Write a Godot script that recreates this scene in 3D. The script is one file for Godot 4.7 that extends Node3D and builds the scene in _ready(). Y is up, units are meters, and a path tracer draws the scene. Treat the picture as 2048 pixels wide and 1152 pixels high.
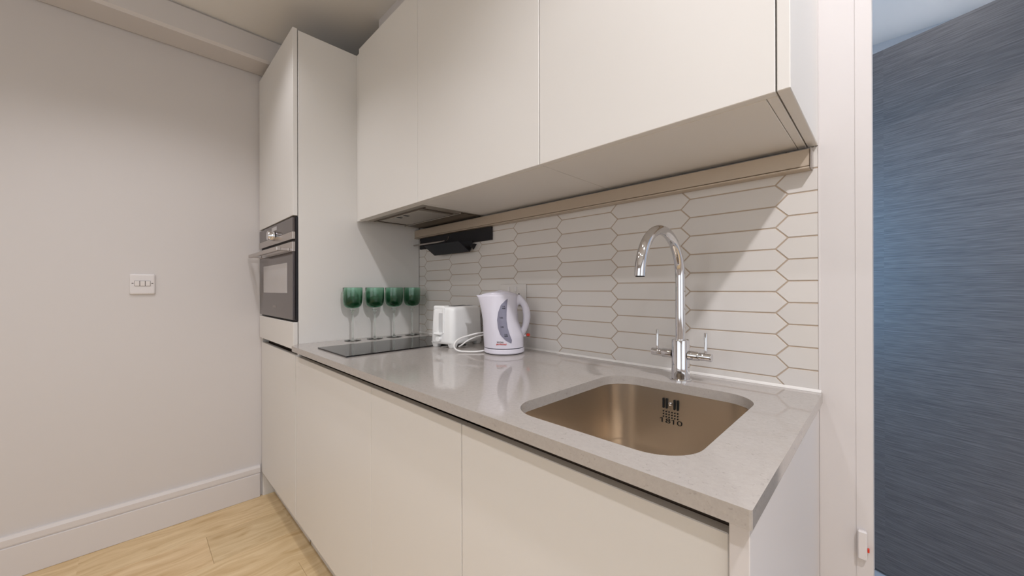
extends Node3D
# A small kitchen run seen from inside the room. x runs along the back wall, y is up, z comes out of the wall; metres.

const CEIL := 2.43
const TOP := 0.8915        # worktop surface
const CAB := 1.4536        # underside of the wall cabinets
const XS := -0.50          # side of the tall cabinet, where the tiles begin
const POWER := [0.36, 0.15, 2.0, 0.58, 0.10, 0.26, 0.85, 0.85, 0.62]   # downlights: front row left, middle, right; second row; far row; hall. Windows: hall, front, right
const XE := 1.2            # end of the kitchen run

var M := {}
var taken := {}

# ------------------------------------------------------------------ meshes
class Shape:
	var v := PackedVector3Array()   # triangles, counter-clockwise from outside
	var g := PackedInt32Array()     # smooth group per triangle, -1 flat
	var c := PackedColorArray()     # colour per vertex, or empty
	var n := 0
	func group() -> int:
		n += 1
		return n
	func tri(a: Vector3, b: Vector3, d: Vector3, grp := -1) -> void:
		v.append(a); v.append(b); v.append(d); g.append(grp)
	func quad(a: Vector3, b: Vector3, d: Vector3, e: Vector3, grp := -1) -> void:
		tri(a, b, d, grp); tri(a, d, e, grp)
	func out(a: Vector3, b: Vector3, d: Vector3, mid: Vector3, grp := -1) -> void:
		if (b - a).cross(d - a).dot((a + b + d) / 3.0 - mid) >= 0.0: tri(a, b, d, grp)
		else: tri(a, d, b, grp)
	func fix(from: int) -> void:    # turn a closed piece right side out
		var vol := 0.0
		for i in range(from, v.size(), 3): vol += v[i].dot(v[i + 1].cross(v[i + 2]))
		if vol < 0.0:
			for i in range(from, v.size(), 3):
				var t := v[i + 1]
				v[i + 1] = v[i + 2]; v[i + 2] = t
	func box(lo: Vector3, hi: Vector3, ch := 0.0) -> Shape:   # a box with chamfered edges
		var mid := (lo + hi) / 2.0
		var h := (hi - lo) / 2.0
		ch = minf(ch, minf(h.x, minf(h.y, h.z)) * 0.6)
		var p := func(ax: int, s: Vector3) -> Vector3:
			var q := Vector3.ZERO
			for k in 3: q[k] = s[k] * (h[k] if k == ax else h[k] - ch)
			return mid + q
		var sg := [-1.0, 1.0]
		for ax in 3:
			var b := (ax + 1) % 3
			var d := (ax + 2) % 3
			for s in sg:
				var q := []
				for k in [[-1, -1], [1, -1], [1, 1], [-1, 1]]:
					var e := Vector3.ZERO
					e[ax] = s; e[b] = k[0]; e[d] = k[1]
					q.append(p.call(ax, e))
				out(q[0], q[1], q[2], mid); out(q[0], q[2], q[3], mid)
			if ch > 0.0:
				for s in sg:
					for t in sg:
						var e1 := Vector3.ZERO
						e1[ax] = s; e1[b] = t; e1[d] = -1
						var e2 := e1
						e2[d] = 1
						out(p.call(ax, e1), p.call(ax, e2), p.call(b, e2), mid); out(p.call(ax, e1), p.call(b, e2), p.call(b, e1), mid)
		if ch > 0.0:
			for i in sg:
				for j in sg:
					for k in sg:
						var e := Vector3(i, j, k)
						out(p.call(0, e), p.call(1, e), p.call(2, e), mid)
		return self
	func loft(rings: Array, caps := true, creases := [], flat := false, closed_loop := false) -> Shape:
		var from := v.size()
		var grp := -1 if flat else group()
		var m: int = rings[0].size()
		var last := rings.size() - (0 if closed_loop else 1)
		for i in last:
			if i in creases and not flat: grp = group()
			var a: PackedVector3Array = rings[i]
			var b: PackedVector3Array = rings[(i + 1) % rings.size()]
			for j in m:
				var k := (j + 1) % m
				quad(a[j], a[k], b[k], b[j], grp)
		if caps and not closed_loop:
			var c0 := mean(rings[0])
			var c1 := mean(rings[-1])
			var g0 := group()
			var g1 := group()
			for j in m:
				var k := (j + 1) % m
				tri(c0, rings[0][k], rings[0][j], g0)
				tri(c1, rings[-1][j], rings[-1][k], g1)
		fix(from)
		return self
	func mean(r: PackedVector3Array) -> Vector3:
		var s := Vector3.ZERO
		for p in r: s += p
		return s / r.size()
	func lathe(prof: Array, seg := 32, at := Vector3.ZERO, caps := true, closed_loop := false) -> Shape:
		var rings := []
		var cr := []
		for i in prof.size():
			var r := PackedVector3Array()
			for j in seg:
				var a := TAU * j / seg
				r.append(at + Vector3(prof[i].x * cos(a), prof[i].y, prof[i].x * sin(a)))
			rings.append(r)
			if i > 0 and i < prof.size() - 1:
				var d0: Vector2 = prof[i] - prof[i - 1]
				var d1: Vector2 = prof[i + 1] - prof[i]
				if absf(d0.angle_to(d1)) > 0.6: cr.append(i)
		return loft(rings, caps, cr, false, closed_loop)
	func tube(path: Array, rad: Variant, seg := 16, flat_y := 1.0, up := Vector3.UP) -> Shape:   # round bar along a path
		var rings := []
		var nrm := Vector3.ZERO
		for i in path.size():
			var t: Vector3 = (path[mini(i + 1, path.size() - 1)] - path[maxi(i - 1, 0)]).normalized()
			if i == 0:
				nrm = (up - t * up.dot(t))
				if nrm.length() < 0.05: nrm = Vector3.RIGHT - t * t.x
			nrm = (nrm - t * nrm.dot(t)).normalized()
			var bi := t.cross(nrm)
			var r: float = rad[i] if rad is Array else rad
			var ring := PackedVector3Array()
			for j in seg:
				var a := TAU * j / seg
				ring.append(path[i] + nrm * cos(a) * r + bi * sin(a) * r * flat_y)
			rings.append(ring)
		return loft(rings)
	func prism(poly: PackedVector2Array, lo: float, hi: float, ch: float, place: Callable) -> Shape:   # a polygon given depth, its far edge chamfered; place(x, y, depth)
		var from := v.size()
		var inner := poly
		if ch > 0.0:
			var r := Geometry2D.offset_polygon(poly, -ch, Geometry2D.JOIN_MITER)
			if r.size() == 1 and r[0].size() == poly.size():
				inner = PackedVector2Array()
				for p in poly:      # pair each corner with its inset
					var best := 0
					for k in r[0].size():
						if r[0][k].distance_to(p) < r[0][best].distance_to(p): best = k
					inner.append(r[0][best])
			else: ch = 0.0
		var m := poly.size()
		for j in m:
			var k := (j + 1) % m
			quad(place.call(poly[j].x, poly[j].y, lo), place.call(poly[k].x, poly[k].y, lo), place.call(poly[k].x, poly[k].y, hi - ch), place.call(poly[j].x, poly[j].y, hi - ch))
			if ch > 0.0: quad(place.call(poly[j].x, poly[j].y, hi - ch), place.call(poly[k].x, poly[k].y, hi - ch), place.call(inner[k].x, inner[k].y, hi), place.call(inner[j].x, inner[j].y, hi))
		var sgn := 1.0 if not Geometry2D.is_polygon_clockwise(poly) else -1.0
		for side in 2:
			var q := poly if side == 0 else inner
			var t := Geometry2D.triangulate_polygon(q)
			for i in range(0, t.size(), 3):
				var a := q[t[i]]
				var b := q[t[i + 1]]
				var d := q[t[i + 2]]
				if signf((b - a).cross(d - a)) != (sgn if side == 1 else -sgn):
					var w := b
					b = d; d = w
				var dep := lo if side == 0 else hi
				tri(place.call(a.x, a.y, dep), place.call(b.x, b.y, dep), place.call(d.x, d.y, dep))
		fix(from)
		return self
	func mesh() -> ArrayMesh:
		var st := SurfaceTool.new()
		st.begin(Mesh.PRIMITIVE_TRIANGLES)
		for i in g.size():
			for k in [0, 2, 1]:
				st.set_smooth_group(g[i])
				if c.size(): st.set_color(c[i * 3 + k])
				st.add_vertex(v[i * 3 + k])
		st.generate_normals()
		st.index()
		return st.commit()

func sh() -> Shape: return Shape.new()
func bx(x0: float, x1: float, y0: float, y1: float, z0: float, z1: float, ch := 0.001) -> Shape:
	return Shape.new().box(Vector3(x0, y0, z0), Vector3(x1, y1, z1), ch)

func rrect(x0: float, x1: float, y0: float, y1: float, r: float, n := 8) -> PackedVector2Array:
	var p := PackedVector2Array()
	var cs := [Vector2(x1 - r, y0 + r), Vector2(x1 - r, y1 - r), Vector2(x0 + r, y1 - r), Vector2(x0 + r, y0 + r)]
	for k in 4:
		for i in n + 1:
			var a := -PI / 2 + PI / 2 * (k + float(i) / n)
			p.append(cs[k] + Vector2(cos(a), sin(a)) * r)
	return p

# ------------------------------------------------------------------ objects
func numbered(called: String) -> String:
	if not taken.has(called):
		taken[called] = 0
		return called
	taken[called] += 1
	return "%s_%03d" % [called, taken[called]]

func put(called: String, shape: Variant, mat: Material, parent: Node = null) -> MeshInstance3D:
	var o := MeshInstance3D.new()
	o.mesh = shape.mesh() if shape is Shape else shape
	o.material_override = mat
	if parent == null:
		o.name = numbered(called)
		add_child(o)
	else:
		o.name = called
		if parent.has_node(called):
			var k := 1
			while parent.has_node("%s_%03d" % [called, k]): k += 1
			o.name = "%s_%03d" % [called, k]
		parent.add_child(o)
	return o

func tag(o: Node, label: String, category: String, group := "") -> Node:
	o.set_meta("label", label); o.set_meta("category", category)
	if group: o.set_meta("group", group)
	return o

func thing(called: String, label: String, category: String, at := Vector3.ZERO, turn := 0.0, group := "") -> Node3D:
	var o := Node3D.new()
	o.name = numbered(called)
	add_child(o)
	o.position = at; o.rotation.y = turn
	tag(o, label, category, group)
	return o

func struct(called: String, shape: Variant, mat: Material, parent: Node = null) -> MeshInstance3D:
	var o := put(called, shape, mat, parent)
	if parent == null: o.set_meta("kind", "structure")
	return o

func lettering(called: String, text: String, h: float, mat: Material, parent: Node, at: Vector3, turn := Vector3.ZERO, wide := 1.0, bold := true) -> void:
	var t := TextMesh.new()
	var f := SystemFont.new()
	f.font_names = PackedStringArray(["Droid Sans"])
	f.font_weight = 700 if bold else 400
	t.font = f; t.text = text; t.font_size = 32; t.pixel_size = h / 23.0; t.depth = 0.0006; t.curve_step = 2.0
	var o := put(called, t, mat, parent)
	o.position = at; o.rotation = turn; o.scale = Vector3(wide, 1, 1)

# ------------------------------------------------------------------ materials
func mat(called: String, col: Color, rough := 0.5, metal := 0.0) -> StandardMaterial3D:
	var m := StandardMaterial3D.new()
	m.resource_name = called
	m.albedo_color = col; m.roughness = rough; m.metallic = metal
	M[called] = m
	return m

func picture(w: int, h: int, f: Callable) -> ImageTexture:
	var im := Image.create(w, h, false, Image.FORMAT_RGB8)
	for y in h:
		for x in w: im.set_pixel(x, y, f.call(x, y))
	return ImageTexture.create_from_image(im)

func noise(s: int, freq: float, oct := 3) -> FastNoiseLite:
	var n := FastNoiseLite.new()
	n.seed = s; n.frequency = freq; n.noise_type = FastNoiseLite.TYPE_SIMPLEX_SMOOTH; n.fractal_octaves = oct
	return n

func triplanar(m: StandardMaterial3D, tex: Texture2D, sc: Vector3, world := false) -> void:
	m.albedo_texture = tex
	m.uv1_triplanar = true; m.uv1_world_triplanar = world; m.uv1_scale = sc; m.uv1_triplanar_sharpness = 8.0

func materials() -> void:
	mat("wall_paint", Color(0.825, 0.805, 0.797), 0.6)
	mat("white_paint", Color(0.85, 0.83, 0.825), 0.45)
	mat("ceiling_paint", Color(0.90, 0.89, 0.875), 0.8)
	mat("cabinet", Color(0.875, 0.862, 0.845), 0.42)
	mat("cabinet_inside", Color(0.80, 0.765, 0.72), 0.5)
	mat("grout", Color(0.715, 0.645, 0.575), 0.9)
	for i in 3: mat("tile%d" % i, [Color(0.845, 0.825, 0.805), Color(0.837, 0.816, 0.797), Color(0.852, 0.832, 0.813)][i], 0.32)
	mat("champagne", Color(0.75, 0.69, 0.62), 0.38, 0.4)
	mat("dark_profile", Color(0.27, 0.22, 0.18), 0.45, 0.3)
	mat("chrome", Color(0.86, 0.86, 0.87), 0.045, 1.0)
	mat("steel", Color(0.86, 0.81, 0.745), 0.29, 1.0)
	mat("oven_steel", Color(0.74, 0.71, 0.69), 0.25, 0.9)
	mat("black_glass", Color(0.035, 0.032, 0.035), 0.04)
	mat("oven_glass", Color(0.36, 0.33, 0.325), 0.10, 0.5)
	mat("oven_window", Color(0.76, 0.745, 0.74), 0.06, 0.25)
	mat("black", Color(0.045, 0.035, 0.07), 0.6)
	mat("slate_black", Color(0.10, 0.105, 0.14), 0.5)
	mat("hole", Color(0.01, 0.01, 0.01), 0.9)
	mat("hood_grey", Color(0.66, 0.63, 0.59), 0.4, 0.5)
	mat("hood_dark", Color(0.38, 0.34, 0.30), 0.4, 0.5)
	mat("kettle_white", Color(0.86, 0.845, 0.885), 0.25)
	mat("toaster_white", Color(0.945, 0.945, 0.94), 0.25)
	mat("toaster_shade", Color(0.80, 0.80, 0.80), 0.35)
	mat("cord_white", Color(0.90, 0.89, 0.88), 0.4)
	mat("gauge", Color(0.50, 0.49, 0.56), 0.2)
	mat("ink", Color(0.08, 0.07, 0.12), 0.5)
	mat("ink_grey", Color(0.30, 0.24, 0.22), 0.5)
	mat("ink_red", Color(0.80, 0.26, 0.18), 0.5)
	mat("switch_red", Color(0.85, 0.20, 0.10), 0.3)
	mat("plastic", Color(0.86, 0.84, 0.835), 0.3)
	mat("plastic_white", Color(0.88, 0.86, 0.855), 0.3)
	mat("sealant", Color(0.90, 0.885, 0.87), 0.35)
	mat("hall_paint", Color(0.84, 0.84, 0.845), 0.7)
	mat("hall_floor", Color(0.72, 0.73, 0.75), 0.4)
	var l := mat("lamp_face", Color(1, 0.95, 0.88), 0.5)
	l.emission_enabled = true; l.emission = Color(1, 0.93, 0.84); l.emission_energy_multiplier = 3.0
	var w := mat("window_light", Color(0.9, 0.95, 1), 0.3)
	w.emission_enabled = true; w.emission = Color(0.62, 0.82, 1.0); w.emission_energy_multiplier = 0.2
	var rw := mat("room_window_light", Color(0.9, 0.95, 1), 0.3)
	rw.emission_enabled = true; rw.emission = Color(0.95, 0.98, 1.0); rw.emission_energy_multiplier = 0.15
	# glass
	var gl := mat("clear_glass", Color(0.96, 0.98, 0.97, 0.0), 0.0)
	gl.refraction_enabled = true; gl.refraction_scale = 0.05
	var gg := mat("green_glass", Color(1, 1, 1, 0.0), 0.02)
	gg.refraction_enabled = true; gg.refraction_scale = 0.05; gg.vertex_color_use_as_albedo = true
	# quartz: fine specks and a few hair veins
	var n1 := noise(11, 0.35, 2)
	var n2 := noise(12, 0.02, 4)
	var n3 := noise(13, 0.09, 3)
	var q := mat("quartz", Color(1, 1, 1), 0.075)
	q.metallic_specular = 0.65
	triplanar(q, picture(512, 512, func(x, y):
		var k: float = 0.67 + 0.014 * n1.get_noise_2d(x, y) + 0.016 * n3.get_noise_2d(x, y)
		var ve: float = absf(n2.get_noise_2d(x, y))
		if ve < 0.022 and n3.get_noise_2d(x + 700, y * 1.3) > 0.12: k -= 0.085 * (1.0 - ve / 0.022)
		return Color(k * 1.012, k * 0.972, k * 0.938)), Vector3(1.7, 1.7, 1.7))
	# pale oak boards, the grain along z
	var o1 := noise(21, 0.02, 4)
	var o2 := noise(22, 0.06, 2)
	var o3 := noise(23, 0.011, 3)
	var oak := picture(512, 1024, func(x, y):
		var wv: float = 26.0 * o3.get_noise_2d(x * 0.8, y * 0.45)
		var a: float = o1.get_noise_2d((x + wv) * 1.4, y * 0.16)
		var b: float = o2.get_noise_2d((x + wv * 0.4) * 6.0, y * 0.18)
		var kn: float = maxf(0.0, o3.get_noise_2d(x * 1.6 + 900.0, y * 0.55) - 0.28)
		var k: float = 0.56 + 0.42 * a + 0.14 * b - 1.1 * kn
		return Color(0.79, 0.66, 0.475).lerp(Color(0.96, 0.87, 0.72), clampf(k, 0.0, 1.0)))
	for i in 6:
		var m := mat("oak%d" % i, [Color(1, 1, 1), Color(0.97, 0.965, 0.95), Color(1, 0.985, 0.97), Color(0.95, 0.95, 0.94), Color(1, 1, 0.985), Color(0.98, 0.97, 0.96)][i], 0.38)
		triplanar(m, oak, Vector3(1.55, 1.55, 0.62), true)
		m.uv1_offset = Vector3(i * 0.371, i * 0.13, i * 0.217)
	# dark stained wood of the hall door, the grain level
	var d1 := noise(31, 0.03, 3)
	var d2 := noise(32, 0.012, 3)
	var d3 := noise(33, 0.25, 2)
	var dw := mat("dark_wood", Color(1, 1, 1), 0.42)
	triplanar(dw, picture(512, 1024, func(x, y):
		var wv: float = 3.0 * d2.get_noise_2d(x * 0.10, y * 0.35)
		var k: float = 0.5 + 0.34 * d1.get_noise_2d(x * 0.025, (y + wv) * 7.0) + 0.42 * d3.get_noise_2d(x * 0.05, (y + wv) * 2.6)
		return Color(0.32, 0.295, 0.29).lerp(Color(0.52, 0.49, 0.475), clampf(k, 0.0, 1.0))), Vector3(1.6, 0.8, 1.6))
	# fine metal mesh of the hood filter
	var hm := mat("hood_mesh", Color(1, 1, 1), 0.45, 0.6)
	triplanar(hm, picture(64, 64, func(x, y):
		var k := 0.84 if (x % 8 < 3) != (y % 8 < 3) else 0.62
		return Color(k, k * 0.97, k * 0.93)), Vector3(25, 25, 25))

# ------------------------------------------------------------------ scene
func _ready() -> void:
	var cam := Camera3D.new()
	cam.name = "camera"
	add_child(cam)
	cam.position = Vector3(1.3083, 1.1299, 1.1)
	cam.rotation = Vector3(0.001259, 0.7824076, -0.0028657)
	cam.fov = rad_to_deg(2.0 * atan(576.0 / 751.91))
	cam.near = 0.02
	cam.current = true
	var we := WorldEnvironment.new()
	we.name = "world_environment"
	var env := Environment.new()
	env.background_mode = Environment.BG_COLOR
	env.background_color = Color(0.6, 0.7, 0.8)
	env.tonemap_mode = Environment.TONE_MAPPER_LINEAR
	env.tonemap_exposure = 1.04
	env.sdfgi_enabled = true; env.ssao_enabled = true; env.ssil_enabled = true
	we.environment = env
	add_child(we)
	materials()
	# ceiling downlights: two rows over the kitchen, each lamp in its fitting
	for p in [[-0.38, 1.0, POWER[0], 62.0, 0.6], [0.78, 0.86, POWER[1]], [1.79, 0.86, POWER[2], 80.0, 0.4], [-0.25, 1.5, POWER[3]], [0.78, 1.5, POWER[3]], [1.79, 1.5, POWER[3]], [0.2, 2.8, POWER[4]], [1.5, 2.8, POWER[4]], [1.3, -0.62, POWER[5]], [1.5, -1.35, 8.0 * POWER[5]]]:
		downlight(Vector3(p[0], CEIL, p[1]), p[2], p[3] if p.size() > 3 else 66.0, p[4] if p.size() > 3 else 0.8)
	daylight_window()
	room_windows()
	shell()
	hall()
	tall_cabinet()
	wall_cabinets()
	base_cabinets()
	worktop_and_sink()
	rail_and_holder()
	tap()
	hob()
	oven()
	glasses()
	kettle()
	toaster()
	electrics()

func downlight(at: Vector3, power: float, cone: float, soft: float) -> void:
	var t := thing("downlight", "round recessed ceiling downlight with a white trim ring", "ceiling light", at, 0, "recessed ceiling downlights")
	put("trim_ring", sh().lathe([Vector2(0.034, -0.0005), Vector2(0.045, -0.0005), Vector2(0.044, -0.004), Vector2(0.036, -0.005)], 32, Vector3.ZERO, false, true), M.white_paint, t)
	put("lamp_face", sh().lathe([Vector2(0.033, -0.001), Vector2(0.033, -0.003)], 32), M.lamp_face, t)
	var l := SpotLight3D.new()
	l.name = "lamp_light"
	t.add_child(l)
	l.position = Vector3(0, -0.012, 0)
	l.rotation.x = -PI / 2
	l.light_color = Color(0.99, 0.985, 1.0)
	l.light_energy = power
	l.light_size = 0.033
	l.spot_angle = cone; l.spot_angle_attenuation = soft; l.spot_range = 8.0; l.spot_attenuation = 2.0
	l.shadow_enabled = true

func daylight_window() -> void:
	# the hall's window, round the corner to the left of the doorway
	var w := struct("window_1", bx(0.50, 0.56, 0.75, 1.80, -0.93, -0.17, 0.004), M.hall_paint)
	put("pane", bx(0.5605, 0.5655, 0.8, 1.75, -0.88, -0.22, 0.0), M.window_light, w)
	var l := AreaLight3D.new()
	l.name = "daylight"
	add_child(l)
	l.area_size = Vector2(0.66, 0.95)
	l.position = Vector3(0.575, 1.275, -0.55)
	l.rotation.y = -PI / 2
	l.light_color = Color(0.44, 0.76, 1.0)
	l.light_energy = POWER[6]
	l.shadow_enabled = true

# living-room windows behind the camera: one in the front wall, one in the right-hand wall
func room_windows() -> void:
	for k in 2:
		var w := struct("window_%d" % (k + 2), sh().box(Vector3(-1.3, -0.7, 0.001), Vector3(1.3, 0.7, 0.03), 0.004), M.white_paint)
		w.position = [Vector3(0.95, 1.45, 3.4), Vector3(3.2, 1.45, 1.9)][k]
		w.rotation.y = [PI, -PI / 2][k]
		for i in 2: put("pane", bx(-1.25 + i * 1.27, -0.02 + i * 1.27, -0.65, 0.65, 0.0305, 0.037, 0.0), M.room_window_light, w)
		var l := AreaLight3D.new()
		l.name = "window_daylight" if k == 0 else "window_daylight_2"
		add_child(l)
		l.area_size = Vector2(2.5, 1.3)
		l.position = w.position + [Vector3(0, 0, -0.05), Vector3(-0.05, 0, 0)][k]
		l.rotation.y = [0.0, PI / 2][k]
		l.light_color = Color(0.97, 0.985, 1.0)
		l.light_energy = POWER[7 + k]
		l.shadow_enabled = true

# ------------------------------------------------------------------ the room
func shell() -> void:
	var fl := struct("floor", bx(-1.25, 3.3, -0.12, -0.012, -0.13, 3.5, 0), M.grout)
	var rng := RandomNumberGenerator.new()
	rng.seed = 7
	var x := -0.894 - 0.2378
	var col := 0
	var starts := [0.40, 0.868, 0.15, 0.62, 0.30, 1.0, 0.5, 0.85, 0.2, 0.7, 0.35, 0.95, 0.1, 0.6, 0.4, 0.9, 0.25, 0.5, 0.8, 0.3]
	while x < 3.2:
		var z: float = starts[col % starts.size()] - 1.29
		while z < 3.4:
			var a := maxf(z, -0.005)
			var b := minf(z + 1.29, 3.4)
			var x0 := maxf(x, -1.129)
			var x1 := minf(x + 0.2378, 3.2)
			if b - a > 0.02 and x1 - x0 > 0.02:
				put("plank", bx(x0 + 0.0003, x1 - 0.0003, -0.012, 0.0, a + 0.0003, b - 0.0003, 0.0009), M["oak%d" % rng.randi_range(0, 5)], fl)
			z += 1.29
		x += 0.2378
		col += 1
	struct("ceiling", bx(-1.25, 3.3, CEIL, CEIL + 0.1, -1.8, 3.5, 0), M.ceiling_paint)
	struct("wall_left", bx(-1.25, -1.13, 0, CEIL, -0.13, 3.5, 0), M.wall_paint)
	struct("wall_front", bx(-1.13, 3.2, 0, CEIL, 3.4, 3.5, 0), M.wall_paint)
	struct("wall_right", bx(3.2, 3.3, 0, CEIL, -0.13, 3.5, 0), M.wall_paint)
	# boxed-in beam where the left wall meets the ceiling
	struct("trim_beam", bx(-1.13, -0.957, 2.30, CEIL, 0.0, 3.4, 0.012), M.wall_paint)
	# box above the wall cabinets
	struct("trim_bulkhead", bx(-0.427, 1.287, 2.258, CEIL, 0.001, 0.264, 0.002), M.wall_paint)
	# skirting on the left wall, stepped, with a bead near its top
	var b := sh()
	b.box(Vector3(-1.13, 0.0, 0.615), Vector3(-1.112, 0.127, 3.4), 0.002)
	b.box(Vector3(-1.13, 0.127, 0.615), Vector3(-1.1165, 0.134, 3.4), 0.001)
	b.prism(PackedVector2Array([Vector2(-1.13, 0.134), Vector2(-1.113, 0.134), Vector2(-1.113, 0.158), Vector2(-1.119, 0.1705), Vector2(-1.13, 0.1705)]), 0.615, 3.4, 0.0, func(px, py, d): return Vector3(px, py, d))
	struct("baseboard_left", b, M.white_paint)
	# back wall with its splashback of long hexagonal tiles
	var wall := struct("wall_back", bx(-1.13, 1.288, 0, CEIL, -0.13, -0.008, 0), M.wall_paint)
	put("grout_bed", bx(XS, XE + 0.001, TOP - 0.01, CAB - 0.0005, -0.008, -0.0011, 0), M.grout, wall)
	var P := 0.22367
	var W := 0.02489
	var H := 0.05169
	var gap := 0.0015
	var field := PackedVector2Array([Vector2(XS + 0.0012, TOP + 0.001), Vector2(XE - 0.001, TOP + 0.001), Vector2(XE - 0.001, CAB - 0.001), Vector2(XS + 0.0012, CAB - 0.001)])
	for k in range(-4, 7):
		for r in range(-12, 16):
			if posmod(r + k, 2) == 0: continue
			var yc := 1.12 + r * H / 2
			var x0 := k * P
			var hx := PackedVector2Array([Vector2(x0, yc), Vector2(x0 + W, yc - H / 2), Vector2(x0 + P, yc - H / 2), Vector2(x0 + P + W, yc), Vector2(x0 + P, yc + H / 2), Vector2(x0 + W, yc + H / 2)])
			var sm := Geometry2D.offset_polygon(hx, -gap, Geometry2D.JOIN_MITER)
			if sm.is_empty(): continue
			for piece in Geometry2D.intersect_polygons(sm[0], field):
				var bb := Rect2(piece[0], Vector2.ZERO)
				for q in piece: bb = bb.expand(q)
				if bb.size.x < 0.006 or bb.size.y < 0.006: continue
				put("tile", sh().prism(piece, -0.0030, 0.0, 0.0006, func(px, py, d): return Vector3(px, py, d)), M["tile%d" % rng.randi_range(0, 2)], wall)
	struct("trim_tile_edge", bx(XE - 0.0006, XE + 0.003, TOP, CAB + 0.4, -0.008, 0.0006, 0.0003), M.plastic)
	struct("trim_plaster", sh().box(Vector3(XE + 0.003, 0, -0.008), Vector3(1.2621, CEIL, 0.0), 0.0).box(Vector3(XE + 0.0002, 0, -0.008), Vector3(XE + 0.003, TOP - 0.0225, 0.0), 0.0), M.white_paint)
	struct("trim_architrave", bx(1.2621, 1.2885, 0, CEIL, -0.008, 0.0010, 0.0), M.white_paint)
	struct("trim_sealant", sh().prism(PackedVector2Array([Vector2(0.0003, TOP + 0.0002), Vector2(0.006, TOP + 0.0002), Vector2(0.0035, TOP + 0.0035), Vector2(0.0003, TOP + 0.006)]), XS + 0.004, XE + 0.004, 0.0, func(z, y, d): return Vector3(d, y, z)), M.sealant)
	# wall over and beside the doorway
	struct("wall_doorway_head", bx(1.288, 2.1, 2.1, CEIL, -0.13, -0.008, 0), M.wall_paint)
	struct("wall_doorway_side", bx(2.1, 3.2, 0, CEIL, -0.13, -0.008, 0), M.wall_paint)

func hall() -> void:
	struct("floor_hall", bx(0.45, 2.1, -0.12, 0.0, -1.8, -0.131, 0), M.hall_floor)
	struct("wall_hall_back", bx(0.45, 2.1, 0, CEIL, -1.8, -1.7, 0), M.hall_paint)
	struct("wall_hall_left", bx(0.38, 0.499, 0, CEIL, -1.7, -0.13, 0), M.hall_paint)
	struct("wall_hall_right", bx(2.0, 2.1, 0, CEIL, -1.7, -0.13, 0), M.hall_paint)
	struct("trim_threshold", bx(1.289, 2.0, 0.0, 0.006, -0.135, -0.006, 0.001), M.oven_steel)
	# dark wooden door standing ajar in the hall
	var d := put("door_1", bx(-0.18, 0.62, -1.025, 1.025, -0.02, 0.02, 0.002), M.dark_wood)
	d.set_meta("kind", "structure")
	d.position = Vector3(1.311, 1.036, -0.9885)
	d.rotation.y = -deg_to_rad(21.0)

# ------------------------------------------------------------------ cabinets
func tall_cabinet() -> void:
	var t := thing("tall_cabinet", "tall off-white cabinet housing the oven beside the left wall", "cabinet", Vector3(-0.8, 0, 0))
	var f := func(x0, x1, y0, y1, z0, z1, ch := 0.001): return bx(x0 + 0.8, x1 + 0.8, y0, y1, z0, z1, ch)
	put("body", f.call(-1.111, -0.5195, 0.131, 2.255, 0.0, 0.57), M.cabinet_inside, t)
	put("side_panel", f.call(-0.518, XS, 0.131, 2.2555, 0.0, 0.5955), M.cabinet, t)
	put("filler", f.call(-1.1285, -1.1125, 0.0, 2.262, 0.02, 0.604), M.cabinet, t)
	put("plinth", f.call(-1.112, -0.519, 0.0, 0.128, 0.53, 0.548), M.cabinet, t)
	put("door", f.call(-1.1105, XS - 0.0005, 1.449, 2.2615, 0.5985, 0.6165), M.cabinet, t)
	put("panel", f.call(-1.1105, XS - 0.0005, 0.8695, 0.986, 0.5985, 0.6165), M.cabinet, t)
	put("door", f.call(-1.1105, -0.5015, 0.134, 0.8425, 0.59, 0.608), M.cabinet, t)
	put("handle_channel", sh().box(Vector3(-0.3105, 0.80, 0.571), Vector3(0.2985, 0.868, 0.574), 0.0005).box(Vector3(-0.3105, 0.8605, 0.574), Vector3(0.2985, 0.868, 0.5975), 0.0005), M.dark_profile, t)

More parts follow.
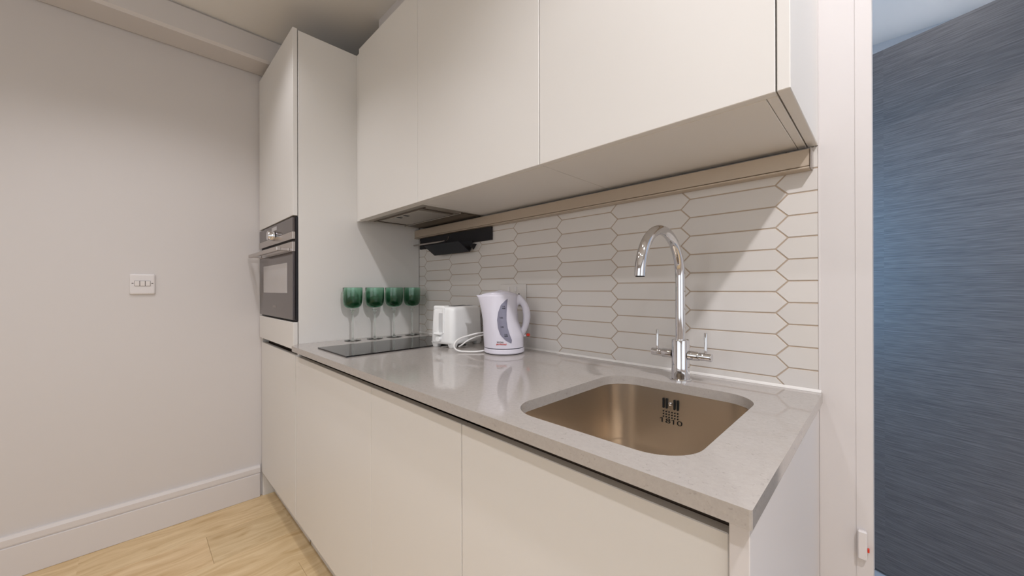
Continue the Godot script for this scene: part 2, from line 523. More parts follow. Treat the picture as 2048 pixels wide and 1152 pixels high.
func wall_cabinets() -> void:
	var specs := [[-0.4485, 0.0675, "off-white wall cabinet door nearest the tall cabinet, extractor fitted beneath"], [0.0695, 0.6655, "middle off-white wall cabinet between the extractor cabinet and the one over the sink"], [0.6675, 1.1795, "off-white wall cabinet above the sink with an end panel on its right"]]
	for i in 3:
		var x0: float = specs[i][0]
		var x1: float = specs[i][1]
		var t := thing("wall_cabinet", specs[i][2], "cabinet", Vector3((x0 + x1) / 2, CAB, 0), 0, "wall cabinets in a row")
		var w := (x1 - x0) / 2
		var top := 2.255 - CAB
		if i == 0:
			put("body", bx(-w, w, 0.0065, top, 0.002, 0.331), M.cabinet, t)
			put("base_panel", bx(w - 0.0215, w, 0.0, 0.006, 0.002, 0.331, 0.0006), M.cabinet, t)
			put("filler", bx(XS + 0.0005 - t.position.x, -w - 0.0008, 0.0, top, 0.322, 0.340), M.cabinet, t)
			put("base_rail", bx(-w, w - 0.022, 0.0, 0.006, 0.3165, 0.331, 0.0006), M.cabinet, t)
		else:
			put("body", bx(-w, w - (0.0 if i == 1 else 0.0165), 0.0, top, 0.002, 0.331), M.cabinet, t)
			if i == 2: put("side_panel", bx(w - 0.0155, w, 0.0, top, 0.002, 0.331), M.cabinet, t)
		put("door", bx(-w, w, 0.0, top + 0.005, 0.3325, 0.3515, 0.0012), M.cabinet, t)
		if i == 2: put("end_panel", bx(w + 0.0022, XE - t.position.x, 0.0, top + 0.005, 0.002, 0.3515, 0.0012), M.cabinet, t)
	# extractor let into the underside of the first cabinet
	var h := thing("cooker_hood", "grey metal extractor hood set flush under the cabinet above the hob", "extractor hood", Vector3(-0.22, CAB, 0.16))
	put("frame", bx(-0.2275, 0.264, 0.0, 0.005, -0.157, 0.1545, 0.001), M.hood_grey, h)
	put("filter", bx(-0.165, 0.175, -0.0035, -0.0002, -0.033, 0.115, 0.001), M.hood_mesh, h)
	put("glass_strip", bx(-0.215, 0.25, -0.003, -0.0002, -0.15, -0.042, 0.001), M.hood_dark, h)
	put("edge_bar", bx(-0.215, 0.25, -0.006, -0.0002, -0.0405, -0.0355, 0.001), M.oven_steel, h)
	put("filter_rim", sh().box(Vector3(-0.21, -0.003, 0.122), Vector3(0.235, -0.0002, 0.129), 0.0008).box(Vector3(0.197, -0.003, -0.03), Vector3(0.211, -0.0002, 0.12), 0.0008).box(Vector3(-0.197, -0.003, -0.03), Vector3(-0.185, -0.0002, 0.12), 0.0008), M.hood_dark, h)
	for k in 2: put("latch", bx(-0.03 + k * 0.06, -0.012 + k * 0.06, -0.0045, -0.0037, 0.085, 0.110, 0.0003), M.black, h)

func base_cabinets() -> void:
	var specs := [[-0.4985, 0.2295, "wide off-white base cabinet under the hob, next to the tall cabinet"], [0.2315, 0.6635, "off-white base cabinet in the middle of the run, under the kettle end of the worktop"], [0.6655, 1.1765, "off-white base cabinet under the sink with a white end panel"]]
	for i in 3:
		var x0: float = specs[i][0]
		var x1: float = specs[i][1]
		var t := thing("base_cabinet", specs[i][2], "cabinet", Vector3((x0 + x1) / 2, 0, 0), 0, "base cabinets in a row")
		var w := (x1 - x0) / 2
		var b := sh()
		b.box(Vector3(-w, 0.131, 0.004), Vector3(-w + 0.018, 0.868, 0.552), 0.0)
		b.box(Vector3(w - 0.018, 0.131, 0.004), Vector3(w, 0.868, 0.552), 0.0)
		b.box(Vector3(-w + 0.018, 0.131, 0.004), Vector3(w - 0.018, 0.149, 0.552), 0.0)
		b.box(Vector3(-w + 0.018, 0.149, 0.004), Vector3(w - 0.018, 0.66, 0.012), 0.0)
		put("body", b, M.cabinet_inside, t)
		put("door", bx(-w, w, 0.134, 0.8405, 0.589, 0.607, 0.0012), M.cabinet, t)
		if i == 2: put("end_panel", bx(w + 0.0025, XE - t.position.x, 0.0, 0.8692, 0.001, 0.616, 0.001), M.white_paint, t)
	put("handle_channel", sh().box(Vector3(-0.4985, 0.775, 0.5555), Vector3(0.745, 0.8685, 0.5585), 0.0005).box(Vector3(-0.4985, 0.775, 0.5585), Vector3(0.745, 0.779, 0.587), 0.0005).box(Vector3(0.745, 0.775, 0.5862), Vector3(1.178, 0.8645, 0.5882), 0.0004), M.dark_profile)
	tag(get_node("handle_channel"), "long bronze handle channel recessed between the worktop and base doors", "profile")
	put("plinth", bx(-0.499, 1.1785, 0.0, 0.128, 0.53, 0.548), M.cabinet)
	tag(get_node("plinth"), "recessed off-white kick board under the row of base cabinets", "plinth")

# ------------------------------------------------------------------ worktop, sink, rail
func worktop_and_sink() -> void:
	var hole := rrect(0.770, 1.1175, 0.147, 0.578, 0.072, 10)
	var x0 := XS + 0.001
	var mid := 0.944
	var x1 := 1.2065
	var s := sh()
	var halves := [PackedVector2Array([Vector2(x0, 0.001), Vector2(mid, 0.001), Vector2(mid, 0.635), Vector2(-0.452, 0.635), Vector2(x0, 0.596)]), PackedVector2Array([Vector2(mid, 0.001), Vector2(x1 - 0.003, 0.001), Vector2(x1, 0.004), Vector2(x1, 0.632), Vector2(x1 - 0.0009, 0.6341), Vector2(x1 - 0.003, 0.635), Vector2(mid, 0.635)])]
	var lo := TOP - 0.022
	for half in halves:
		for piece in Geometry2D.clip_polygons(half, hole):
			var tr := Geometry2D.triangulate_polygon(piece)
			for i in range(0, tr.size(), 3):
				var a := piece[tr[i]]
				var b := piece[tr[i + 1]]
				var c := piece[tr[i + 2]]
				s.out(Vector3(a.x, TOP, a.y), Vector3(b.x, TOP, b.y), Vector3(c.x, TOP, c.y), Vector3(a.x, 0, a.y))
				s.out(Vector3(a.x, lo, a.y), Vector3(b.x, lo, b.y), Vector3(c.x, lo, c.y), Vector3(a.x, 9, a.y))
	# sides: the outer edge with a small chamfer, and the cut-out
	var rim := PackedVector2Array([Vector2(x0, 0.001), Vector2(x1 - 0.003, 0.001), Vector2(x1, 0.004), Vector2(x1, 0.632), Vector2(x1 - 0.0009, 0.6341), Vector2(x1 - 0.003, 0.635), Vector2(-0.452, 0.635), Vector2(x0, 0.596)])
	for j in rim.size():
		var a := rim[j]
		var b := rim[(j + 1) % rim.size()]
		var c := Vector3(0.35, TOP, 0.3)
		s.out(Vector3(a.x, lo, a.y), Vector3(b.x, lo, b.y), Vector3(b.x, TOP, b.y), c)
		s.out(Vector3(a.x, lo, a.y), Vector3(b.x, TOP, b.y), Vector3(a.x, TOP, a.y), c)
	var gp := s.group()
	for j in hole.size():
		var a := hole[j]
		var b := hole[(j + 1) % hole.size()]
		if a.distance_to(b) < 1e-5: continue
		s.quad(Vector3(a.x, lo, a.y), Vector3(b.x, lo, b.y), Vector3(b.x, TOP, b.y), Vector3(a.x, TOP, a.y), gp)
	tag(put("worktop", s, M.quartz), "grey speckled quartz worktop running from tall cabinet to white wall end", "worktop")
	# undermounted steel bowl
	var t := thing("sink", "brushed stainless steel sink bowl let into the grey worktop", "sink", Vector3(0.944, 0.66, 0.3625))
	var rings := []
	var inner := [[0.003, 0.2088, 0.075], [0.003, 0.2070, 0.075], [0.0, 0.16, 0.072], [-0.003, 0.06, 0.07], [-0.006, 0.035, 0.068], [-0.015, 0.018, 0.06], [-0.03, 0.011, 0.05], [-0.08, 0.008, 0.04], [-0.14, 0.006, 0.02]]
	var outer := [[-0.14, 0.003, 0.02], [-0.03, 0.008, 0.05], [-0.013, 0.016, 0.062], [-0.004, 0.034, 0.07], [0.0015, 0.16, 0.073], [0.0045, 0.2055, 0.077], [0.0065, 0.2058, 0.079], [0.0065, 0.2088, 0.079]]
	for l in inner + outer:
		var q := rrect(0.770 - l[0] - 0.944, 1.1175 + l[0] - 0.944, 0.147 - l[0] - 0.3625, 0.578 + l[0] - 0.3625, l[2], 10)
		var r := PackedVector3Array()
		for p in q: r.append(Vector3(p.x, l[1], p.y))
		rings.append(r)
	put("bowl", sh().loft(rings, false, [8, 9, 15, 16], false, true), M.steel, t)
	put("drain", sh().lathe([Vector2(0.0, 0.0075), Vector2(0.035, 0.0075), Vector2(0.043, 0.011), Vector2(0.045, 0.010), Vector2(0.045, 0.004)], 32), M.chrome, t)
	# overflow: four slots round a screw, a grid of holes and the lettering, on the rear wall of the bowl
	var zb := -0.2138
	var ox := 0.923 - 0.944
	for k in 4:
		var cx: float = ox + [-0.0175, -0.0095, 0.0100, 0.0180][k]
		var q := rrect(cx - 0.0023, cx + 0.0023, 0.1645, 0.1905, 0.0022, 4)
		put("overflow_slot", sh().prism(q, zb - 0.001, zb + 0.0006, 0.0, func(px, py, d): return Vector3(px, py, d)), M.hole, t)
	var scr := put("overflow_screw", sh().lathe([Vector2(0.0, 0.0025), Vector2(0.002, 0.0024), Vector2(0.0042, 0.0012), Vector2(0.0045, -0.001)], 20), M.chrome, t)
	scr.position = Vector3(ox, 0.178, zb); scr.rotation.x = PI / 2
	for i in 6:
		for j in 3:
			var hl := put("overflow_hole", sh().lathe([Vector2(0.0018, -0.001), Vector2(0.0018, 0.0005)], 10), M.hole, t)
			hl.position = Vector3(ox - 0.0175 + i * 0.0071, 0.157 - j * 0.0068, zb + 0.0002); hl.rotation.x = PI / 2
	lettering("lettering", "1810", 0.0108, M.hole, t, Vector3(ox + 0.0005, 0.1335, zb + 0.0004), Vector3.ZERO, 1.75, false)

func rail_and_holder() -> void:
	var r := thing("splashback_rail", "long champagne metal rail along the tiles under the wall cabinets", "rail", Vector3(0.346, 1.399, 0))
	put("face", bx(-0.845, 0.8415, 0.006, 0.0445, 0.0008, 0.028, 0.001), M.champagne, r)
	put("lip", bx(-0.845, 0.8415, 0.0, 0.0045, 0.0008, 0.0305, 0.001), M.champagne, r)
	put("end_cap", bx(0.842, 0.8455, 0.0, 0.0465, 0.0008, 0.030, 0.0008), M.oven_steel, r)
	var h := thing("roll_holder", "black metal holder hooked on the left end of the rail", "holder", Vector3(-0.19, 1.335, 0.0))
	put("back_plate", bx(-0.285, 0.290, 0.006, 0.063, 0.002, 0.012, 0.001), M.black, h)
	# slanting tray with a turned-up lip
	var s := sh()
	s.prism(PackedVector2Array([Vector2(0.013, 0.012), Vector2(0.013, -0.012), Vector2(0.028, -0.0385), Vector2(0.033, -0.0385), Vector2(0.093, 0.0035), Vector2(0.0915, 0.006), Vector2(0.032, -0.0355), Vector2(0.0155, -0.0105), Vector2(0.0155, 0.012)]), -0.112, 0.166, 0.0, func(z, y, d): return Vector3(d, y, z))
	put("tray", s, M.slate_black, h)
	put("bracket", sh().prism(PackedVector2Array([Vector2(0.013, -0.005), Vector2(0.03, -0.030), Vector2(0.05, -0.018), Vector2(0.03, -0.004)]), 0.192, 0.196, 0.0, func(z, y, d): return Vector3(d, y, z)), M.black, h)
	put("rod", sh().tube([Vector3(-0.295, 0.026, 0.04), Vector3(-0.01, 0.026, 0.04)], 0.0042, 12), M.oven_steel, h)
	put("hook", sh().tube([Vector3(-0.275, 0.05, 0.013), Vector3(-0.275, 0.034, 0.016), Vector3(-0.275, 0.027, 0.026), Vector3(-0.275, 0.026, 0.04)], 0.002, 8), M.oven_steel, h)
	put("hook", sh().tube([Vector3(-0.02, 0.05, 0.013), Vector3(-0.02, 0.034, 0.016), Vector3(-0.02, 0.027, 0.026), Vector3(-0.02, 0.026, 0.04)], 0.002, 8), M.oven_steel, h)

func tap() -> void:
	var t := thing("mixer_tap", "tall chrome swan-neck mixer tap behind the sink with two levers", "tap", Vector3(0.93, TOP, 0.10))
	put("base_ring", sh().lathe([Vector2(0.0, 0.0), Vector2(0.0265, 0.0), Vector2(0.0265, 0.003), Vector2(0.0245, 0.0055), Vector2(0.0, 0.0055)], 40), M.chrome, t)
	put("body", sh().lathe([Vector2(0.0, 0.0056), Vector2(0.0225, 0.0056), Vector2(0.0218, 0.014), Vector2(0.0215, 0.103), Vector2(0.0205, 0.105), Vector2(0.0, 0.105)], 40), M.chrome, t)
	var path := [Vector3(0, 0.104, 0), Vector3(0, 0.15, 0), Vector3(0, 0.2, 0), Vector3(0, 0.25, 0)]
	var R := 0.105
	for i in range(0, 25):
		var a := PI * i / 24.0
		path.append(Vector3(0, 0.265 + R * sin(a) * 1.07, R - R * cos(a)))
	var sp := put("spout", sh().tube(path, 0.0120, 28), M.chrome, t)
	sp.rotation.y = deg_to_rad(-2.0)
	put("aerator", sh().tube([Vector3(-0.0073, 0.267, 0.2099), Vector3(-0.0073, 0.2635, 0.2099)], 0.0098, 24), M.hole, t)
	for s in [-1.0, 1.0]:
		put("sleeve", sh().tube([Vector3(s * 0.0205, 0.0665, 0), Vector3(s * 0.046, 0.0665, 0), Vector3(s * 0.047, 0.0665, 0)], [0.0118, 0.0118, 0.0108], 28), M.chrome, t)
		var k := put("handle", sh().tube([Vector3(s * 0.0472, 0.0665, 0), Vector3(s * 0.0745, 0.0665, 0), Vector3(s * 0.0755, 0.0665, 0)], [0.0100, 0.0100, 0.0092], 24), M.chrome, t)
		put("lever", sh().tube([Vector3(s * 0.061, 0.074, 0), Vector3(s * 0.061, 0.1255, 0), Vector3(s * 0.061, 0.1265, 0)], [0.0038, 0.0038, 0.0032], 14), M.chrome, k)

func hob() -> void:
	var t := thing("hob", "narrow black glass induction hob set on the worktop by the tall cabinet", "hob", Vector3(-0.1625, TOP, 0.321))
	put("glass", bx(-0.1435, 0.1435, 0.0004, 0.0048, -0.26, 0.26, 0.0012), M.black_glass, t)

func oven() -> void:
	var t := thing("oven", "built-in compact oven with grey glass front in the tall cabinet", "oven", Vector3(-0.8055, 0.99, 0.60))
	var w := 0.3045
	put("housing", bx(-w, w, 0.0, 0.455, -0.0042, 0.006), M.black, t)
	put("control_panel", bx(-w, w - 0.008, 0.390, 0.452, 0.0065, 0.0165), M.oven_glass, t)
	var dsp := put("display", bx(-0.045, 0.045, 0.424, 0.442, 0.0166, 0.0172, 0.0002), M.oven_window, t)
	dsp.position.x = 0.0
	put("control_strip", bx(-w, w - 0.004, 0.357, 0.3895, 0.0065, 0.0185), M.oven_steel, t)
	var kn := put("knob", sh().lathe([Vector2(0.0, -0.0), Vector2(0.024, 0.0), Vector2(0.023, 0.024), Vector2(0.021, 0.027), Vector2(0.0, 0.027)], 32), M.chrome, t)
	kn.position = Vector3(0.0, 0.398, 0.0190); kn.rotation.x = PI / 2
	var dr := put("door", bx(-w, w - 0.008, 0.006, 0.3025, 0.0065, 0.0165), M.oven_glass, t)
	put("door_strip", bx(-w, w - 0.004, 0.303, 0.346, 0.0065, 0.0185), M.oven_steel, t)
	put("window", bx(-0.213, 0.217, 0.122, 0.258, 0.0166, 0.0174, 0.0002), M.oven_window, dr)
	lettering("lettering", "SIEMENS", 0.010, M.oven_steel, dr, Vector3(0, 0.056, 0.0168), Vector3.ZERO, 1.1)
	var hd := put("handle", bx(-w + 0.02, w - 0.03, 0.305, 0.322, 0.055, 0.071, 0.002), M.oven_steel, t)
	put("bracket", bx(-w + 0.03, -w + 0.046, 0.307, 0.32, 0.0186, 0.0548), M.oven_steel, hd)
	put("bracket", bx(w - 0.056, w - 0.04, 0.307, 0.32, 0.0186, 0.0548), M.oven_steel, hd)

func glasses() -> void:
	var where := [["green goblet nearest the room, first of four in front of the tall cabinet", Vector3(-0.438, TOP, 0.387)], ["green goblet second in the row of four counted from the room side", Vector3(-0.428, TOP, 0.286)], ["green goblet third in the row of four, next to the one by the tiles", Vector3(-0.425, TOP, 0.188)], ["green goblet in the corner closest to the tiled splashback", Vector3(-0.434, TOP, 0.083)]]
	var first: Node3D = null
	for i in 4:
		var t: Node3D
		if i == 0:
			t = thing("wine_glass", where[0][0], "glass", where[0][1], 0, "green goblets beside the hob")
			var st := [Vector2(0.0, 0.0003), Vector2(0.036, 0.0003), Vector2(0.037, 0.0012), Vector2(0.034, 0.0024), Vector2(0.012, 0.0045), Vector2(0.0055, 0.009), Vector2(0.0042, 0.02), Vector2(0.0042, 0.115), Vector2(0.005, 0.122), Vector2(0.0075, 0.1245), Vector2(0.0078, 0.128), Vector2(0.0055, 0.131), Vector2(0.0085, 0.134), Vector2(0.0118, 0.1395), Vector2(0.0112, 0.1455), Vector2(0.007, 0.1487), Vector2(0.0, 0.149)]
			put("stem", sh().lathe(st, 32), M.clear_glass, t)
			var outr := [Vector2(0.0005, 0.1495), Vector2(0.012, 0.1497), Vector2(0.022, 0.1515), Vector2(0.031, 0.1560), Vector2(0.0375, 0.1640), Vector2(0.0408, 0.177), Vector2(0.0422, 0.195), Vector2(0.0426, 0.22), Vector2(0.0424, 0.244)]
			var prof := outr.duplicate()
			prof.append(Vector2(0.0414, 0.2448))
			for k in range(outr.size() - 1, -1, -1): prof.append(Vector2(maxf(outr[k].x - 0.0022, 0.0004), outr[k].y + (0.0 if k == outr.size() - 1 else 0.0035)))
			var b := sh().lathe(prof, 40)
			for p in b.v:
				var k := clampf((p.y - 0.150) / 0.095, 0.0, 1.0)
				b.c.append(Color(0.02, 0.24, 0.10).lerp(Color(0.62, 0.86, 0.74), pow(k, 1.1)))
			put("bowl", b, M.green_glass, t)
			first = t
		else:
			t = first.duplicate()
			t.name = numbered("wine_glass")
			add_child(t)
			t.position = where[i][1]
			tag(t, where[i][0], "glass", "green goblets beside the hob")

# ------------------------------------------------------------------ kettle and toaster
const KL := [[0.0225, -0.0752, 0.0732, 0.068, 0.0], [0.035, -0.0760, 0.0728, 0.0685, 0.0], [0.064, -0.0776, 0.0725, 0.068, 0.0], [0.09, -0.0788, 0.063, 0.066, 0.0], [0.12, -0.0799, 0.053, 0.064, 0.04], [0.158, -0.0858, 0.050, 0.060, 0.15], [0.19, -0.0932, 0.049, 0.056, 0.36], [0.205, -0.0985, 0.050, 0.053, 0.55], [0.2125, -0.1040, 0.051, 0.050, 0.72]]

func kettle_row(y: float) -> Array:
	for i in KL.size() - 1:
		if y <= KL[i + 1][0]:
			var k: float = clampf((y - KL[i][0]) / (KL[i + 1][0] - KL[i][0]), 0.0, 1.0)
			var r := []
			for j in 5: r.append(lerpf(KL[i][j], KL[i + 1][j], k))
			return r
	return KL[-1]

func kettle_at(r: Array, a: float, grow := 0.0) -> Vector3:
	var c: float = (r[1] + r[2]) / 2
	var h: float = (r[2] - r[1]) / 2 + grow
	var pinch: float = 1.0 - r[4] * pow(maxf(0.0, -cos(a)), 1.4)
	return Vector3(c + h * cos(a), r[0], (r[3] + grow) * sin(a) * pinch)

func kettle_skin(x: float, y: float, off: float) -> Vector3:   # a point on the side of the kettle that faces the room
	var r := kettle_row(y)
	var c: float = (r[1] + r[2]) / 2
	var h: float = (r[2] - r[1]) / 2
	var q := kettle_at(r, acos(clampf((x - c) / h, -1.0, 1.0)), off)
	return Vector3(x, y, q.z)

func kettle() -> void:
	var t := thing("kettle", "white plastic jug kettle with a grey water gauge on the worktop", "kettle", Vector3(0.292, TOP, 0.12), 0.7824)
	put("power_base", sh().lathe([Vector2(0.0, 0.002), Vector2(0.071, 0.002), Vector2(0.0735, 0.003), Vector2(0.0755, 0.006), Vector2(0.0748, 0.018), Vector2(0.0735, 0.0195), Vector2(0.0, 0.0195)], 56), M.kettle_white, t)
	put("foot_ring", sh().lathe([Vector2(0.055, 0.0), Vector2(0.069, 0.0), Vector2(0.069, 0.0019), Vector2(0.055, 0.0019)], 40, Vector3.ZERO, false, true), M.black, t)
	put("shadow_gap", sh().lathe([Vector2(0.0, 0.0196), Vector2(0.067, 0.0196), Vector2(0.067, 0.0223), Vector2(0.0, 0.0223)], 48), M.ink, t)
	var rings := []
	var n := 64
	var ys := []
	for i in range(0, 24): ys.append(0.0225 + 0.19 * i / 23.0)
	for y in ys:
		var r := PackedVector3Array()
		for j in n:
			var p := kettle_at(kettle_row(y), TAU * j / n)
			var k := clampf((y - 0.19) / 0.0225, 0.0, 1.0)
			p.y += k * kettle_rim(p.x)
			r.append(p)
		rings.append(r)
	var lip: PackedVector3Array = rings[-1]
	var inn := PackedVector3Array()
	for p in lip: inn.append(Vector3(-0.022 + (p.x + 0.022) * 0.955, p.y - 0.0004, p.z * 0.94))
	rings.append(inn)
	put("body", sh().loft(rings, true, [24]), M.kettle_white, t)
	# domed lid inside the rim
	var lr := []
	for s in [[0.945, -0.002], [0.945, 0.0012], [0.90, 0.0034], [0.7, 0.0080], [0.4, 0.0112], [0.1, 0.0122]]:
		var r := PackedVector3Array()
		for p in lip: r.append(Vector3(-0.018 + (maxf(p.x, -0.088) + 0.018) * s[0], p.y * 1.0 + s[1], p.z * s[0]))
		lr.append(r)
	put("lid", sh().loft(lr, true, [2]), M.kettle_white, t)
	# loop handle
	var edge := [Vector2(0.0991, 0.139), Vector2(0.0968, 0.158), Vector2(0.0905, 0.1765), Vector2(0.0786, 0.1955), Vector2(0.055, 0.2165), Vector2(0.034, 0.198), Vector2(0.030, 0.135), Vector2(0.036, 0.080), Vector2(0.056, 0.055), Vector2(0.0770, 0.066), Vector2(0.0925, 0.1000), Vector2(0.0977, 0.121)]
	var turns := [0.0, 0.42, 0.88, 1.22, 1.72, 2.3, PI, 4.0, 4.62, 5.0, 5.48, 5.88]
	var hr := []
	for i in 48:
		var a := TAU * i / 48.0
		var k := 11
		for q in 11:
			if a >= turns[q] and a < turns[q + 1]: k = q
		var t1: float = turns[k + 1] if k < 11 else TAU
		var e: Vector2 = edge[k].cubic_interpolate(edge[(k + 1) % 12], edge[(k + 11) % 12], edge[(k + 2) % 12], (a - turns[k]) / (t1 - turns[k]))
		var h := Vector2(0.0592 + 0.0118 * cos(a) - 0.0012 * sin(a), 0.135 + 0.0435 * sin(a))
		var md := (e + h) / 2.0
		var ring := PackedVector3Array()
		for j in 20:
			var b := TAU * j / 20.0
			var u := md + (e - h) / 2.0 * (signf(cos(b)) * pow(absf(cos(b)), 0.8))
			ring.append(Vector3(u.x, u.y, 0.0135 * signf(sin(b)) * pow(absf(sin(b)), 0.8)))
		hr.append(ring)
	put("handle", sh().loft(hr, false, [], false, true), M.kettle_white, t)
	put("power_switch", sh().box(Vector3(0.0835, 0.060, -0.010), Vector3(0.0965, 0.069, 0.006), 0.002), M.switch_red, t)
	put("switch_arm", sh().box(Vector3(0.060, 0.058, -0.009), Vector3(0.083, 0.066, 0.005), 0.002), M.kettle_white, t)
	put("lid_button", sh().box(Vector3(0.0535, 0.2145, -0.004), Vector3(0.058, 0.220, 0.004), 0.001), M.black, t)
	# crescent water gauge: a thin window that follows the skin
	var L := [[0.0318, 0.0262, 0.0272], [0.043, 0.006, 0.0295], [0.0639, -0.0140, 0.0215], [0.09, -0.0235, 0.0135], [0.1202, -0.0266, 0.0090], [0.148, -0.0228, 0.0092], [0.1765, -0.0125, 0.0110], [0.192, 0.0035, 0.0128], [0.199, 0.0118, 0.0130]]
	var s := sh()
	var rows := []
	for i in 41:
		var y := 0.0318 + (0.199 - 0.0318) * i / 40.0
		var a := 0
		while a < L.size() - 2 and y > L[a + 1][0]: a += 1
		var k: float = clampf((y - L[a][0]) / (L[a + 1][0] - L[a][0]), 0.0, 1.0)
		var y_f := 0.2385 + (y - 0.2385) * 0.955
		var row := []
		for j in 9:
			var x: float = lerpf(lerpf(L[a][1], L[a + 1][1], k), lerpf(L[a][2], L[a + 1][2], k), j / 8.0)
			var x_f := 0.03 + (x - 0.03) * 0.955
			row.append([kettle_skin(x_f, y_f, 0.0011), kettle_skin(x_f, y_f, -0.0015)])
		rows.append(row)
	var gp := s.group()
	for i in 40:
		for j in 8:
			s.quad(rows[i][j][0], rows[i][j + 1][0], rows[i + 1][j + 1][0], rows[i + 1][j][0], gp)
			s.quad(rows[i][j][1], rows[i + 1][j][1], rows[i + 1][j + 1][1], rows[i][j + 1][1], gp + 1)
		s.quad(rows[i][0][0], rows[i + 1][0][0], rows[i + 1][0][1], rows[i][0][1])
		s.quad(rows[i][8][0], rows[i][8][1], rows[i + 1][8][1], rows[i + 1][8][0])
	var gw := put("water_gauge", s, M.gauge, t)
	for q in [["1.7L", -0.0005, 0.1735], ["MAX", -0.0005, 0.1665], ["1.5L", -0.0085, 0.134], ["1.0L", -0.0055, 0.101], ["0.5L", 0.0085, 0.0735], ["MIN", 0.0085, 0.0675]]:
		lettering("lettering", q[0], 0.0044, M.ink, gw, kettle_skin(q[1], q[2], 0.0015) + Vector3(0, 0, 0.0004), Vector3(0, 0.03, 0), 1.0)
	lettering("lettering", "kitchen", 0.0055, M.ink_grey, t, kettle_skin(-0.0128, 0.0465, 0.0006) + Vector3(0, 0, 0.0004), Vector3(0, -0.19, 0), 1.0, false)
	lettering("lettering", "perfected", 0.0055, M.ink_red, t, kettle_skin(-0.0088, 0.0390, 0.0006) + Vector3(0, 0, 0.0004), Vector3(0, -0.15, 0), 1.05)
	var inv := t.transform.affine_inverse()
	var cp := []
	for p in [Vector3(0.250, 0.8985, 0.163), Vector3(0.241, 0.8975, 0.180), Vector3(0.232, 0.8962, 0.205), Vector3(0.205, 0.8958, 0.228), Vector3(0.176, 0.8975, 0.245), Vector3(0.163, 0.908, 0.254), Vector3(0.159, 0.924, 0.250), Vector3(0.161, 0.938, 0.233), Vector3(0.164, 0.947, 0.195), Vector3(0.186, 0.957, 0.145), Vector3(0.212, 0.954, 0.085), Vector3(0.24, 0.94, 0.035), Vector3(0.27, 0.92, 0.02)]: cp.append(inv * p)
	put("power_cord", sh().tube(smooth_path(cp, 6), 0.0034, 10), M.cord_white, t)

func kettle_rim(x: float) -> float:
	if x < -0.062: return lerpf(0.0045, 0.0005, clampf((-0.062 - x) / 0.042, 0.0, 1.0))
	return 0.0045 + 0.0045 * clampf((x + 0.062) / 0.06, 0.0, 1.0) - 0.0055 * pow(clampf((x - 0.005) / 0.046, 0.0, 1.0), 1.5)

func smooth_path(ctl: Array, n: int) -> Array:
	var r := []
	for i in ctl.size() - 1:
		var a: Vector3 = ctl[maxi(i - 1, 0)]
		var d: Vector3 = ctl[mini(i + 2, ctl.size() - 1)]
		for k in n: r.append(ctl[i].cubic_interpolate(ctl[i + 1], a, d, float(k) / n))
	r.append(ctl[-1])
	return r

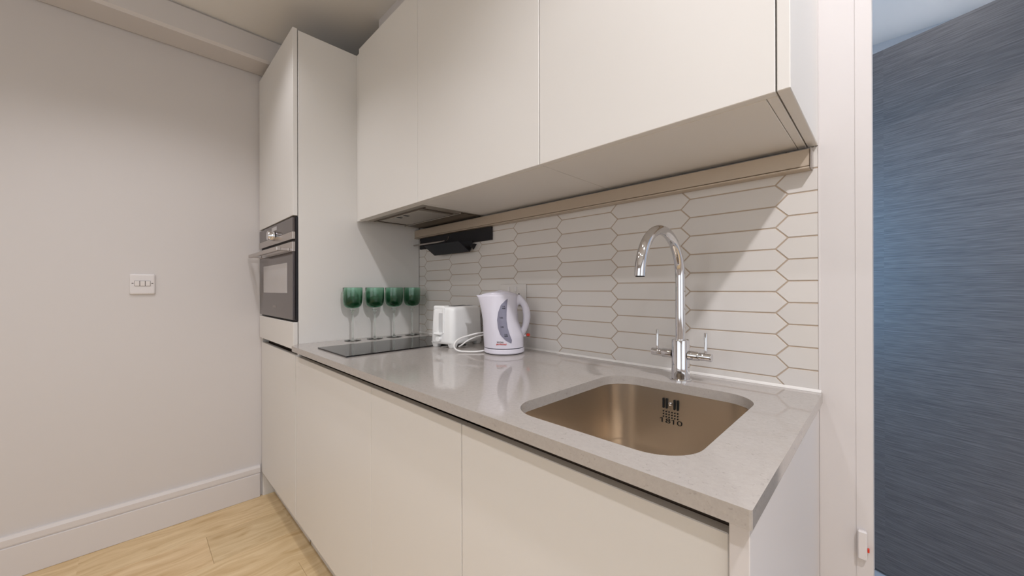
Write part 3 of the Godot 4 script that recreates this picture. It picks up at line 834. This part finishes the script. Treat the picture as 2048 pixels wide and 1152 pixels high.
func toaster() -> void:
	var t := thing("toaster", "white two-slot toaster standing end-on left of the kettle", "toaster", Vector3(0.013, TOP, 0.128), deg_to_rad(12.7))
	# rounded body, slightly wider at the bottom, on four feet
	var rings := []
	for l in [[0.014, 0.0565, 0.093, 0.016], [0.017, 0.061, 0.0985, 0.02], [0.026, 0.0625, 0.1, 0.022], [0.09, 0.0612, 0.0985, 0.023], [0.148, 0.0592, 0.0965, 0.024], [0.156, 0.0578, 0.095, 0.024], [0.1612, 0.0545, 0.092, 0.022], [0.1645, 0.049, 0.087, 0.018], [0.1655, 0.042, 0.08, 0.012]]:
		var r := PackedVector3Array()
		for p in rrect(-l[1], l[1], -l[2], l[2], l[3], 7): r.append(Vector3(p.x, l[0], p.y))
		rings.append(r)
	var b := put("body", sh().loft(rings, true), M.toaster_white, t)
	for sx in [-1.0, 1.0]:
		for sz in [-1.0, 1.0]:
			var fr := []
			for l in [[0.0, 0.012], [0.0015, 0.0135], [0.022, 0.018]]:
				var r := PackedVector3Array()
				for p in rrect(sx * 0.043 - l[1], sx * 0.043 + l[1], sz * 0.079 - l[1], sz * 0.079 + l[1], 0.008, 4): r.append(Vector3(p.x, l[0], p.y))
				fr.append(r)
			put("foot", sh().loft(fr), M.toaster_white, t)
	# raised head over the lever end, lever track, lever, dial, bread slots
	put("head", sh().box(Vector3(-0.050, 0.150, 0.055), Vector3(0.010, 0.1685, 0.0955), 0.006), M.toaster_white, t)
	put("lever_track", sh().prism(rrect(-0.012, 0.0085, 0.062, 0.140, 0.003, 3), 0.094, 0.1003, 0.0, func(px, py, d): return Vector3(px, py, d)), M.toaster_shade, t)
	put("track_edge", sh().box(Vector3(0.009, 0.058, 0.094), Vector3(0.016, 0.160, 0.1032), 0.002), M.toaster_white, t)
	put("lever", sh().box(Vector3(-0.028, 0.052, 0.096), Vector3(0.008, 0.062, 0.118), 0.003), M.toaster_white, t)
	var dial := put("dial", sh().lathe([Vector2(0.0, 0.0), Vector2(0.0125, 0.0), Vector2(0.0118, 0.010), Vector2(0.010, 0.012), Vector2(0.0, 0.012)], 28), M.toaster_white, t)
	dial.position = Vector3(-0.010, 0.036, 0.0995); dial.rotation.x = PI / 2
	for sx in [-1.0, 1.0]: put("slot", sh().box(Vector3(sx * 0.019 - 0.010, 0.1635, -0.07), Vector3(sx * 0.019 + 0.010, 0.1661, 0.05), 0.0008), M.hole, t)
	var inv := t.transform.affine_inverse()
	var cp := []
	for p in [Vector3(0.060, 0.8950, 0.150), Vector3(0.086, 0.8952, 0.176), Vector3(0.108, 0.905, 0.178), Vector3(0.128, 0.925, 0.158), Vector3(0.155, 0.941, 0.122), Vector3(0.18, 0.945, 0.075), Vector3(0.20, 0.930, 0.03), Vector3(0.21, 0.91, 0.012)]: cp.append(inv * p)
	put("power_cord", sh().tube(smooth_path(cp, 5), 0.0030, 10), M.cord_white, t)

# ------------------------------------------------------------------ switches and sockets
func electrics() -> void:
	var s := thing("light_switch", "white three-gang light switch plate on the left wall", "light switch", Vector3(-1.13, 1.154, 1.0715), PI / 2)
	var rings := []
	for l in [[0.0, 0.0425, 0.0465, 0.006], [0.006, 0.0425, 0.0465, 0.006], [0.0085, 0.0405, 0.0445, 0.006], [0.0092, 0.037, 0.041, 0.005]]:
		var r := PackedVector3Array()
		for p in rrect(-l[1], l[1], -l[2], l[2], l[3], 5): r.append(Vector3(p.x, p.y, l[0]))
		rings.append(r)
	put("plate", sh().loft(rings, true), M.plastic, s)
	put("rocker_frame", bx(-0.0266, 0.0266, -0.0083, 0.0163, 0.0085, 0.0095, 0.0), M.ink_grey, s)
	for k in 3:
		var rk := put("rocker", bx(-0.0080, 0.0080, -0.0116, 0.0116, -0.001, 0.0036, 0.0012), M.plastic_white, s)
		rk.position = Vector3((k - 1) * 0.0177, 0.004, 0.0100); rk.rotation.x = 0.10
	for sx in [-1.0, 1.0]: put("screw", sh().prism(rrect(sx * 0.0325 - 0.0035, sx * 0.0325 + 0.0035, 0.0025, 0.0062, 0.0018, 4), 0.0085, 0.0096, 0.0, func(px, py, d): return Vector3(px, py, d)), M.ink_grey, s)
	var o := thing("wall_socket", "pale double socket plate on the tiles behind the kettle", "socket", Vector3(0.2255, 1.105, 0.0))
	put("plate", bx(-0.0725, 0.0725, -0.043, 0.043, 0.0003, 0.0085, 0.003), M.tile0, o)
	for sx in [-1.0, 1.0]: put("rocker", bx(sx * 0.02 - 0.006, sx * 0.02 + 0.006, 0.012, 0.032, 0.0086, 0.0115, 0.001), M.plastic, o)
	var p := thing("fused_spur", "small white electrical plate with a red mark low on the wall end", "socket", Vector3(1.272, 0.582, 0.0))
	put("plate", bx(-0.008, 0.007, -0.030, 0.030, 0.0013, 0.012, 0.002), M.plastic_white, p)
	put("red_neon", bx(0.0073, 0.0105, -0.012, -0.004, 0.004, 0.010, 0.0006), M.switch_red, p)
